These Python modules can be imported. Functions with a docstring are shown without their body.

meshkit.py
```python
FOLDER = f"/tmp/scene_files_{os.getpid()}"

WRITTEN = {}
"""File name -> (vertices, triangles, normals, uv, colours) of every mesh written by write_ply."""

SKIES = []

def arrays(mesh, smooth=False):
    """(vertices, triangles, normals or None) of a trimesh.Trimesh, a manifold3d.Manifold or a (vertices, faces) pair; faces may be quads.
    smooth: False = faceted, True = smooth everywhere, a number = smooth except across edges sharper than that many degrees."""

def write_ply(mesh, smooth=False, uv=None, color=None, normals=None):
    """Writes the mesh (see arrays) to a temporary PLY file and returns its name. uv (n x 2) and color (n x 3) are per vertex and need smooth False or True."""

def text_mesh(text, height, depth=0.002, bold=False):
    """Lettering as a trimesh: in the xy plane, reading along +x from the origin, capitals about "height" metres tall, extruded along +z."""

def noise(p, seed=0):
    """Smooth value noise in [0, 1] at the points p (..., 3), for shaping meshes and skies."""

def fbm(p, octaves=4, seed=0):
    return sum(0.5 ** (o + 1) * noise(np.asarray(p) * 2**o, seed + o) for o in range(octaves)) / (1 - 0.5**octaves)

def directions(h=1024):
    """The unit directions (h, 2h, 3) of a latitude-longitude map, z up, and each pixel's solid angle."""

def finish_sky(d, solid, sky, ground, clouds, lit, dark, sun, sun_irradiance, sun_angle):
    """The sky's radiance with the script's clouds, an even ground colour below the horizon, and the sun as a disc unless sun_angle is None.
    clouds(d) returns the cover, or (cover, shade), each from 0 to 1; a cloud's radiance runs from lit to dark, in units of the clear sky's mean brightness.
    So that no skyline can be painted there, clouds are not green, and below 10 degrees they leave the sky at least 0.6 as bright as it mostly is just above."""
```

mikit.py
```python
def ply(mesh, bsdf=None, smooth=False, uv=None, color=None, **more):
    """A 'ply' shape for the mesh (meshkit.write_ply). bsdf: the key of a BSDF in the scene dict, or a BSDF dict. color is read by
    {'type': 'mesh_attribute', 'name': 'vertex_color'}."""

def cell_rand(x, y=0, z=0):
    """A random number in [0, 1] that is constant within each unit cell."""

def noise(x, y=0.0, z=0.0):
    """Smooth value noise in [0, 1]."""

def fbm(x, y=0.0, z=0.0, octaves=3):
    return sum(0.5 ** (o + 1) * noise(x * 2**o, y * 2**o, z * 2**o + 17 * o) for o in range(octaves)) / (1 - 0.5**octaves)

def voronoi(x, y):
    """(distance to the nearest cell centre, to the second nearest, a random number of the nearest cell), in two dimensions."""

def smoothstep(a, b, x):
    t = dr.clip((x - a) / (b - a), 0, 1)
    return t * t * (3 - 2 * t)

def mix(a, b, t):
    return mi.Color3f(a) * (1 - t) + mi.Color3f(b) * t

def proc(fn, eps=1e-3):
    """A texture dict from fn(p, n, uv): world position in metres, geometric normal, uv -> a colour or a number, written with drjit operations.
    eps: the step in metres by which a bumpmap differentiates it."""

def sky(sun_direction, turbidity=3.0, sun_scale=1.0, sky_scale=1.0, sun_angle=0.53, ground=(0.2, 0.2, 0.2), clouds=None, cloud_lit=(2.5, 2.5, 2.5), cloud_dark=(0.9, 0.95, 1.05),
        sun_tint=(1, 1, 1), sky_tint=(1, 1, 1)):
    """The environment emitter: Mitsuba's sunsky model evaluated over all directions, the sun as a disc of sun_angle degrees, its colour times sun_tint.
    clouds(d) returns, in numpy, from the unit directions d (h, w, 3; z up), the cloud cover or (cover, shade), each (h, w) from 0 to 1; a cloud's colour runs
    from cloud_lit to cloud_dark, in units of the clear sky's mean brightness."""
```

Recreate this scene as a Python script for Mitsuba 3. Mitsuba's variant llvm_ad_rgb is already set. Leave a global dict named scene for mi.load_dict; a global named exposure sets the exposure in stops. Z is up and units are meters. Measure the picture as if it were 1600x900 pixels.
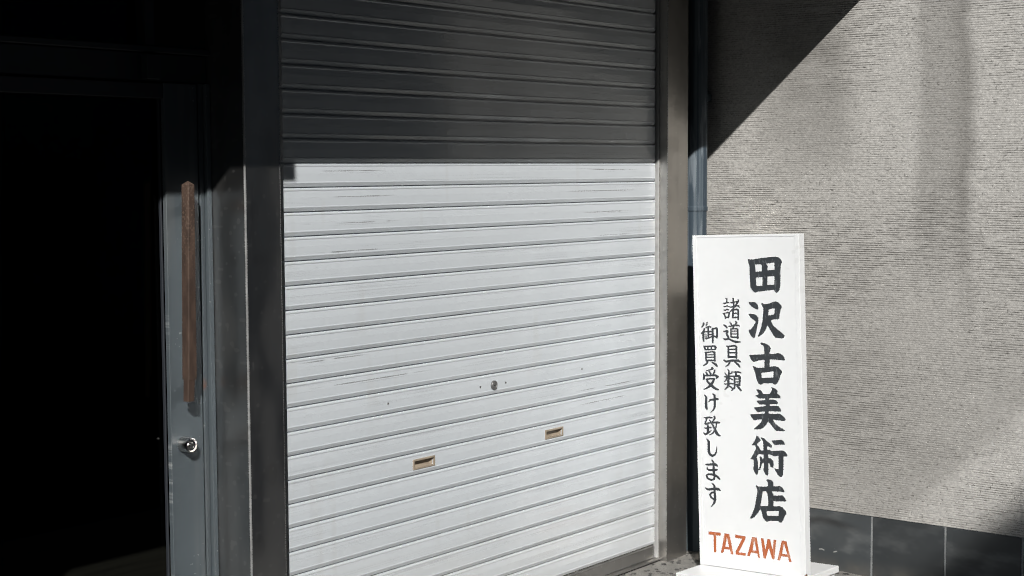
import math, random
import numpy as np, trimesh, drjit as dr, mitsuba as mi, mikit, meshkit
from shapely.geometry import Polygon, box as sbox
from mikit import noise, fbm, voronoi, cell_rand, smoothstep, mix

# ------------------------------------------------------------------ camera, sky, exposure
T = mi.ScalarTransform4f
H0 = 1.64                                     # height of the shutter's seventh joint above the pavement
CAM = np.array([-3.37004, -3.48974, -0.01718 + H0])
FWD = np.array([0.787884, 0.611169, -0.075566])
UPV = np.array([0.062697, 0.042461, 0.997129])
exposure = 2.24
SUN = (-1.18, -1.0, 0.9)
scene, labels = {}, {}
scene['camera'] = {'type': 'perspective', 'fov': 35.8956, 'fov_axis': 'x', 'near_clip': 0.05, 'far_clip': 300.0,
                   'to_world': T().look_at(origin=CAM.tolist(), target=(CAM + FWD).tolist(), up=UPV.tolist())}
scene['sky'] = mikit.sky(SUN, turbidity=3, sky_scale=0.5, ground=(0.08, 0.08, 0.08), sun_tint=(0.80, 1.0, 1.46))

# ------------------------------------------------------------------ helpers
def bsdf(key, d):
    scene[key] = d
    return key

def rgb(*c):
    return {'type': 'rgb', 'value': list(c)}

def principled(key, fn, rough=0.5, spec=0.5, bump=None, bump_eps=1e-3, **more):
    base = mikit.proc(fn) if callable(fn) else rgb(*fn)
    d = {'type': 'principled', 'base_color': base, 'roughness': mikit.proc(rough) if callable(rough) else rough, 'specular': spec, **more}
    if bump is not None:
        d = {'type': 'bumpmap', 'arbitrary': mikit.proc(bump, bump_eps), 'scale': 1.0, 'bsdf': d}
    return bsdf(key, {'type': 'twosided', 'bsdf': d})

def put(key, mesh, mat, label=None, cat=None, group=None, kind=None, smooth=False, uv=None):
    base, n = key, 0
    while key in scene:
        n += 1
        key = '%s_%03d' % (base, n)
    scene[key] = mikit.ply(mesh, mat, smooth=smooth, uv=uv)
    if label or cat or group or kind:
        labels[key] = {k: v for k, v in dict(label=label, category=cat, group=group, kind=kind).items() if v}
    return key

def thing(key, label, cat, group=None):
    labels[key] = {'label': label, 'category': cat}
    if group:
        labels[key]['group'] = group
    return key

def bx(x0, x1, y0, y1, z0, z1, c=0.0):
    """A box, its edges cut off by c."""
    lo, hi = np.array([x0, y0, z0], float), np.array([x1, y1, z1], float)
    if c <= 0:
        return trimesh.creation.box(bounds=[lo, hi])
    pts = []
    for s in np.ndindex(2, 2, 2):
        p = np.where(s, hi, lo)
        q = np.where(s, hi - c, lo + c)
        for k in range(3):
            r = q.copy(); r[k] = p[k]
            pts.append(r)
    return trimesh.convex.convex_hull(np.array(pts))

def cat_(*m):
    return trimesh.util.concatenate(m)

def cyl(p0, p1, r, n=40):
    return trimesh.creation.cylinder(radius=r, segment=[p0, p1], sections=n)

def lathe(profile, origin, axis, n=48):
    m = trimesh.creation.revolve(np.array(profile, float), sections=n)
    m.apply_transform(trimesh.geometry.align_vectors([0, 0, 1], axis))
    m.apply_translation(origin)
    return m

def prism_x(poly, x0, x1):
    """Extrude a (y, z) outline along x."""
    m = trimesh.creation.extrude_polygon(Polygon(poly), x1 - x0, engine='earcut')
    v = m.vertices.copy()
    m.vertices = np.stack([v[:, 2] + x0, v[:, 0], v[:, 1]], 1)
    if m.volume < 0:
        m.invert()
    return m

# ------------------------------------------------------------------ materials
SCR = [(.10,.474,1.617),(.084,.529,1.536),(.061,.55,1.453),(.125,.495,1.363),(1.591,1.984,1.616),(1.445,1.97,1.535),(1.549,1.98,1.453),
       (1.655,1.924,1.361),(.035,.387,1.025),(.039,.733,.941),(1.698,1.995,1.035),(1.787,2.019,.96),(1.504,1.972,.768),(1.525,1.925,.714)]

def shutter_colour(p, n, uv):
    slat = dr.floor((H0 - p.z) / 0.075)
    tone = 1.0 + 0.035 * (cell_rand(slat, 3) - 0.5) + 0.05 * (fbm(p.x * 2.2, p.z * 2.2, 3.0) - 0.5)
    streak = fbm(p.x * 2.0, p.z * 420.0, 1.0)
    tone *= 1.0 + 0.02 * (streak - 0.5)
    c = mi.Color3f(0.508, 0.536, 0.556) * tone
    # grime that gathers low on the curtain and along the joints
    low = smoothstep(0.55, 0.05, p.z) * (0.25 + 0.75 * fbm(p.x * 9, p.z * 30, 5.0))
    c = mix(c, mi.Color3f(0.496, 0.488, 0.464), 0.55 * low)
    frac = (H0 - p.z) / 0.075 - slat
    joint = smoothstep(0.80, 0.98, frac) * fbm(p.x * 14, p.z * 60, 8.0)
    c = mix(c, mi.Color3f(0.240, 0.224, 0.200), 0.30 * joint)
    run = smoothstep(0.66, 0.85, noise(p.x * 30, p.z * 2.5, 2.0)) * smoothstep(0.5, 0.75, noise(p.x * 5, p.z * 5, 9.0))
    c = mix(c, mi.Color3f(0.440, 0.440, 0.424), 0.22 * run)
    mark = mi.Float(0)
    for i, (a, b, z) in enumerate(SCR):
        t = (p.x - a) / (b - a)
        zz = z + 0.0018 * (noise(p.x * 9, i * 3.7) - 0.5)
        w = 0.0017 * (0.35 + 0.9 * noise(p.x * 22, i * 1.3))
        on = smoothstep(w * 1.5, w * 0.5, dr.abs(p.z - zz)) * smoothstep(0, 0.25, t) * smoothstep(1.0, 0.7, t)
        mark = dr.maximum(mark, on * smoothstep(0.12, 0.40, noise(p.x * 16, 5.0 + i)))
        z2 = zz - 0.006
        on2 = smoothstep(w * 1.2, w * 0.4, dr.abs(p.z - z2)) * smoothstep(0.2, 0.5, t) * smoothstep(1.0, 0.6, t) * 0.35
        mark = dr.maximum(mark, on2 * smoothstep(0.45, 0.7, noise(p.x * 20, 45.0 + i)))
    # faint rubbing all over, long and thin
    rub = smoothstep(0.70, 0.80, noise(p.x * 3.0, p.z * 900.0, 4.0)) * smoothstep(0.6, 0.8, noise(p.x * 2.0, p.z * 40.0, 7.0))
    mark = dr.maximum(mark, 0.30 * rub)
    return mix(c, mi.Color3f(0.060, 0.056, 0.052), 0.62 * mark)
principled('shutter_paint', shutter_colour, rough=0.155, spec=0.55, bump=lambda p, n, uv: 0.0013 * fbm(p.x * 2.5, p.z * 7.0, 3.0, 2) + 0.00002 * noise(p.x * 4, p.z * 300.0), bump_eps=1.5e-3)

def steel(key, tint, alpha, scale=1.0, grime=1.0):
    def col(p, n, uv):
        t = 0.90 + 0.16 * fbm(p.x * 3, p.y * 3, p.z * 1.1) - 0.10 * smoothstep(0.55, 0.8, noise(p.x * 40, p.y * 40, p.z * 2.5))
        t *= 1 - 0.12 * smoothstep(0.62, 0.75, noise(p.x * 18, p.y * 18, p.z * 14))
        return mi.Color3f(*tint) * t
    def al(p, n, uv):
        return alpha * (0.8 + 0.7 * fbm(p.x * 5, p.y * 5, p.z * 1.7))
    def bump(p, n, uv):
        return 0.00004 * scale * noise(p.x * 3, p.y * 3, p.z * 700.0)
    metal = {'type': 'roughconductor', 'distribution': 'ggx', 'specular_reflectance': mikit.proc(col), 'alpha': mikit.proc(al)}
    dust = {'type': 'diffuse', 'reflectance': rgb(0.15, 0.146, 0.14)}
    def film(p, n, uv):
        smear = smoothstep(0.52, 0.78, fbm(p.x * 9 + p.y * 9, p.z * 3.5, 3.0)) * 0.16 + 0.05
        spot = smoothstep(0.80, 0.86, noise(p.x * 55, p.y * 55, p.z * 55)) * 0.18
        low = 0.20 * smoothstep(0.45, 0.0, p.z)
        return dr.clip(grime * (smear + spot + low), 0, 1)
    blend = {'type': 'blendbsdf', 'weight': mikit.proc(film), 'metal': metal, 'dust': dust}
    return bsdf(key, {'type': 'twosided', 'bsdf': {'type': 'bumpmap', 'arbitrary': mikit.proc(bump, 4e-4), 'scale': 1.0, 'bsdf': blend}})
steel('brushed_steel', (0.55, 0.525, 0.49), 0.10, 0.4, 0.75)
steel('dark_steel', (0.46, 0.46, 0.46), 0.07, 0.4, 0.62)
steel('rail_steel', (0.50, 0.49, 0.47), 0.10, 0.3)

def door_colour(p, n, uv):
    t = 0.9 + 0.25 * fbm(p.x * 9, p.y * 9, p.z * 3.0)
    c = mi.Color3f(0.061, 0.073, 0.080) * t
    c = mix(c, mi.Color3f(0.099, 0.105, 0.105), 0.5 * smoothstep(0.55, 0.8, fbm(p.x * 26, p.y * 20, p.z * 2.0)))
    # chips and rubbed edge: paint gone along the stile's free edges
    edge = dr.minimum(dr.abs(p.x + 0.369), dr.abs(p.x + 0.2475) * 2.5)
    chip = smoothstep(0.0026, 0.0010, edge + 0.0020 * noise(p.z * 210.0, 7.0)) * smoothstep(0.35, 0.75, fbm(3.0, p.z * 120.0, 1.0, 3)) * smoothstep(0.45, 0.6, noise(p.z * 4.0, 4.0, 2.0)) * smoothstep(1.25, 1.05, p.z)
    fleck = smoothstep(0.88, 0.92, noise(p.x * 130, p.y * 130, p.z * 130)) * smoothstep(0.55, 0.75, noise(p.x * 12, p.z * 7, 3.0))
    c = mix(c, mi.Color3f(0.330, 0.337, 0.330), dr.clip(chip + 0.5 * fleck, 0, 1))
    rust = smoothstep(0.018, 0.004, dr.norm(mi.Vector3f(p.x + 0.238, 0.0, (p.z - 0.985) * 0.8)))
    return mix(c, mi.Color3f(0.154, 0.059, 0.025), 0.8 * rust * noise(p.x * 300, p.z * 300, 1.0))
principled('door_paint', door_colour, rough=0.42, spec=0.45)

def rust_colour(p, n, uv):
    a = fbm(p.x * 60, p.y * 60, p.z * 14.0, 4)
    c = mix(mi.Color3f(0.027, 0.018, 0.014), mi.Color3f(0.082, 0.052, 0.038), 0.25 + 0.6 * smoothstep(0.25, 0.75, a))
    d = smoothstep(0.60, 0.72, noise(p.x * 240, p.y * 240, p.z * 160.0))
    return mix(c, mi.Color3f(0.164, 0.118, 0.091), 0.35 * d * smoothstep(1.2, 1.55, p.z))
principled('rusty_bar', rust_colour, rough=0.75, spec=0.25, bump=lambda p, n, uv: 0.0004 * fbm(p.x * 160, p.y * 160, p.z * 90, 2), bump_eps=6e-4)

def pipe_colour(p, n, uv):
    a = dr.atan2(p.y + 0.025, p.x - 2.354)
    streak = fbm(a * 5.0, p.z * 1.3, 2.0)
    c = mix(mi.Color3f(0.038, 0.053, 0.068), mi.Color3f(0.086, 0.107, 0.122), smoothstep(0.30, 0.70, streak))
    wash = smoothstep(0.55, 0.78, fbm(a * 3.0, p.z * 7.0, 9.0)) * smoothstep(0.95, 1.35, p.z)
    return mix(c, mi.Color3f(0.189, 0.214, 0.233), 0.55 * wash)
principled('pipe_paint', pipe_colour, rough=0.55, spec=0.25)

def plaster_colour(p, n, uv):
    y, z = -p.y, p.z
    t = 0.92 + 0.16 * fbm(y * 1.6, z * 1.2, 3.0, 4)
    t *= 0.76 + 0.48 * fbm(y * 120, z * 170, 6.0, 2)
    c = mi.Color3f(0.372, 0.358, 0.334) * t
    # dirt that sits in the combed furrows, more of it in some places than in others
    deep = smoothstep(0.30, 0.72, (p.x - 2.4685) / 0.0045)
    patch = smoothstep(0.34, 0.62, fbm(y * 2.3, z * 3.1, 8.0, 3))
    c = mix(c, mi.Color3f(0.075, 0.070, 0.063), (0.42 + 0.42 * patch) * deep)
    speck = smoothstep(0.87, 0.93, noise(y * 150, z * 190, 11.0))
    c = mix(c, mi.Color3f(0.05, 0.046, 0.042), 0.6 * speck * smoothstep(0.40, 0.6, fbm(y * 4, z * 4, 2.0)))
    grit = smoothstep(0.86, 0.92, noise(y * 170, z * 170, 21.0))
    c = mix(c, mi.Color3f(0.47, 0.46, 0.44), 0.5 * grit)
    # darker tone: an upright band from the top, blotches nearer the corner, a slanting area
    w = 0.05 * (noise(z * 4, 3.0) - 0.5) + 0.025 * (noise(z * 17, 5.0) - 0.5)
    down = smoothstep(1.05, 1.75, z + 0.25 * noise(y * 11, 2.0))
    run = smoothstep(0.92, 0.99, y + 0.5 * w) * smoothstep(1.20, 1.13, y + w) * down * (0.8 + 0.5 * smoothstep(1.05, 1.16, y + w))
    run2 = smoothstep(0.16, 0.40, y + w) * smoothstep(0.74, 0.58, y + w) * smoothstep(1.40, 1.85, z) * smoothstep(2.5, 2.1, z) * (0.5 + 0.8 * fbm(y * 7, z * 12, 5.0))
    painted_shade = smoothstep(-0.05, 0.06, z - 0.27 - 0.92 * (y - 0.96) + 0.10 * (fbm(y * 6, z * 6, 3.0) - 0.5)) * smoothstep(1.7, 0.55, z) * (0.55 + 0.6 * fbm(y * 5, z * 16, 14.0, 4))  # shade beside a slanting band of light, painted into the plaster colour
    return mix(c, mi.Color3f(0.115, 0.108, 0.098), dr.clip(0.50 * run + 0.50 * run2 + 0.40 * painted_shade, 0, 0.75))
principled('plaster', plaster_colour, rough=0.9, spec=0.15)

def slate_colour(p, n, uv):
    y, z = -p.y, p.z
    k = cell_rand(dr.floor((y - 0.168) / 0.309), 2)
    c = mix(mi.Color3f(0.035, 0.041, 0.045), mi.Color3f(0.066, 0.070, 0.071), fbm(y * 5, z * 6, 3.0, 4))
    tile = dr.floor((y - 0.168) / 0.309)
    c = c * dr.select(dr.abs(tile - 2) < 0.5, 0.62, dr.select(tile > 2.5, 0.72, 1.0))
    scuff = dr.select(dr.abs(tile - 2) < 0.5, 0.4, 1.0) * smoothstep(0.42, 0.74, fbm(y * 8 + 7 * k, z * 16, 5.0, 4))
    c = mix(c, mi.Color3f(0.122, 0.126, 0.125), 0.62 * scuff)
    band = smoothstep(0.028, 0.0, dr.abs(z - 0.150 - 0.03 * noise(y * 7, 8.0))) * smoothstep(0.80, 0.6, y)
    c = mix(c, mi.Color3f(0.025, 0.025, 0.025), 0.75 * band)
    scr = smoothstep(0.004, 0.001, dr.abs(z - 0.048 + 0.02 * (y - 0.6) - 0.006 * noise(y * 60, 1.0))) * smoothstep(0.51, 0.53, y) * smoothstep(0.66, 0.62, y)
    c = mix(c, mi.Color3f(0.350, 0.350, 0.336), 0.7 * scr * smoothstep(0.35, 0.5, noise(y * 70, 3.0)))
    dirt = smoothstep(0.05, -0.03, z) * fbm(y * 20, z * 20, 1.0)
    return mix(c, mi.Color3f(0.091, 0.084, 0.073), dirt)
principled('slate', slate_colour, rough=lambda p, n, uv: 0.24 + 0.4 * fbm(p.y * 9, p.z * 14, 3.0), spec=0.5)
principled('mortar', lambda p, n, uv: mi.Color3f(0.20, 0.205, 0.205) * (0.7 + 0.6 * fbm(p.y * 40, p.z * 40, 2.0)), rough=0.9, spec=0.2)

def ground_colour(p, n, uv):
    t = 0.7 + 0.6 * fbm(p.x * 30, p.y * 30, 2.0, 4)
    c = mi.Color3f(0.163, 0.156, 0.144) * t
    s = smoothstep(0.80, 0.88, noise(p.x * 260, p.y * 260, 5.0))
    return mix(c, mi.Color3f(0.038, 0.036, 0.034), 0.6 * s)
principled('washed_concrete', ground_colour, rough=0.85, spec=0.25, bump=lambda p, n, uv: 0.002 * fbm(p.x * 140, p.y * 140, 3.0, 3), bump_eps=1e-3)
principled('pebble', lambda p, n, uv: mi.Color3f(0.055, 0.053, 0.05) * (0.5 + 1.1 * cell_rand(dr.floor(p.x * 45), dr.floor(p.y * 45))), rough=0.5, spec=0.4)
principled('asphalt', lambda p, n, uv: mi.Color3f(0.05, 0.05, 0.052) * (0.7 + 0.6 * fbm(p.x * 20, p.y * 20, 1.0)), rough=0.9, spec=0.3)
principled('kerb_stone', (0.22, 0.215, 0.205), rough=0.85, spec=0.2)

def sign_paint(p, n, uv):
    t = 0.97 + 0.05 * fbm(p.y * 3, p.z * 3, 4.0)
    c = mi.Color3f(0.663, 0.667, 0.663) * t
    d = smoothstep(0.70, 0.85, noise(p.y * 60, p.z * 60, 3.0)) * smoothstep(0.6, 0.8, noise(p.y * 6, p.z * 4, 1.0))
    c = mix(c, mi.Color3f(0.502, 0.494, 0.471), 0.25 * d)
    low = smoothstep(0.12, 0.03, p.z) * fbm(p.y * 30, p.z * 30, 2.0)
    c = mix(c, mi.Color3f(0.517, 0.505, 0.479), 0.35 * low)
    chip = smoothstep(0.010, 0.005, dr.norm(p - mi.Point3f(2.057, -0.709, 0.050)))
    return mix(c, mi.Color3f(0.152, 0.076, 0.038), chip)
principled('sign_white', sign_paint, rough=0.38, spec=0.4)
def ink(p, n, uv):
    s = smoothstep(0.66, 0.80, fbm(p.y * 70 + p.z * 35, p.z * 55 - p.y * 160, 3.0))
    t = 0.75 + 0.5 * fbm(p.y * 25, p.z * 25, 3.0)
    return mix(mi.Color3f(0.025, 0.029, 0.033) * t, mi.Color3f(0.136, 0.140, 0.145), 0.55 * s)
principled('sign_ink', ink, rough=0.45, spec=0.45)
def red_ink(p, n, uv):
    s = smoothstep(0.52, 0.76, fbm(p.y * 150, p.z * 26, 5.0))
    return mix(mi.Color3f(0.350, 0.095, 0.036), mi.Color3f(0.502, 0.304, 0.220), 0.45 * s)
principled('sign_red', red_ink, rough=0.5, spec=0.4)

principled('pull_tan', lambda p, n, uv: mi.Color3f(0.27, 0.22, 0.165) * (0.75 + 0.5 * fbm(p.x * 60, p.z * 90, 2.0)), rough=0.4, spec=0.5)
principled('black_gap', (0.012, 0.012, 0.012), rough=0.7, spec=0.2)
principled('slot_black', (0.02, 0.02, 0.02), rough=0.6, spec=0.3)
principled('soffit_board', lambda p, n, uv: mi.Color3f(0.075, 0.075, 0.072) * (0.8 + 0.4 * fbm(p.x * 3, p.y * 6, 2.0)), rough=0.8, spec=0.2)
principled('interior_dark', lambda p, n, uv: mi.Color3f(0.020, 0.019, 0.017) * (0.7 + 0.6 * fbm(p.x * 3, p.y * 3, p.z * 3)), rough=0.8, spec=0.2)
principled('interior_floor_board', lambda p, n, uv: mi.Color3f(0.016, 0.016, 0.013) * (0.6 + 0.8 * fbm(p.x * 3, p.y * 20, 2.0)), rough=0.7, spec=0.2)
principled('header_paint', (0.022, 0.025, 0.030), rough=0.45, spec=0.4)
principled('far_render', lambda p, n, uv: mi.Color3f(0.13, 0.125, 0.12) * (0.8 + 0.4 * fbm(p.x * 0.7, p.z * 0.5, 2.0)), rough=0.9, spec=0.2)
principled('far_glass', (0.02, 0.022, 0.025), rough=0.15, spec=0.5)
bsdf('chrome', {'type': 'twosided', 'bsdf': {'type': 'roughconductor', 'alpha': 0.12, 'specular_reflectance': rgb(0.72, 0.70, 0.68)}})
principled('worn_chrome', (0.15, 0.148, 0.145), rough=0.42, spec=0.5, metallic=0.45)
principled('highlight_edge', lambda p, n, uv: mi.Color3f(0.30, 0.30, 0.295) * (0.6 + 0.7 * fbm(p.z * 9, p.z * 60)), rough=0.4, spec=0.5, metallic=0.3)
bsdf('tinted_glass', {'type': 'thindielectric', 'int_ior': 1.5, 'specular_transmittance': rgb(0.6, 0.6, 0.58), 'specular_reflectance': rgb(0.08, 0.08, 0.08)})

principled('guide_grey', lambda p, n, uv: mi.Color3f(0.34, 0.335, 0.325) * (0.85 + 0.3 * fbm(p.z * 6, p.z * 40)), rough=0.35, spec=0.5)

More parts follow.
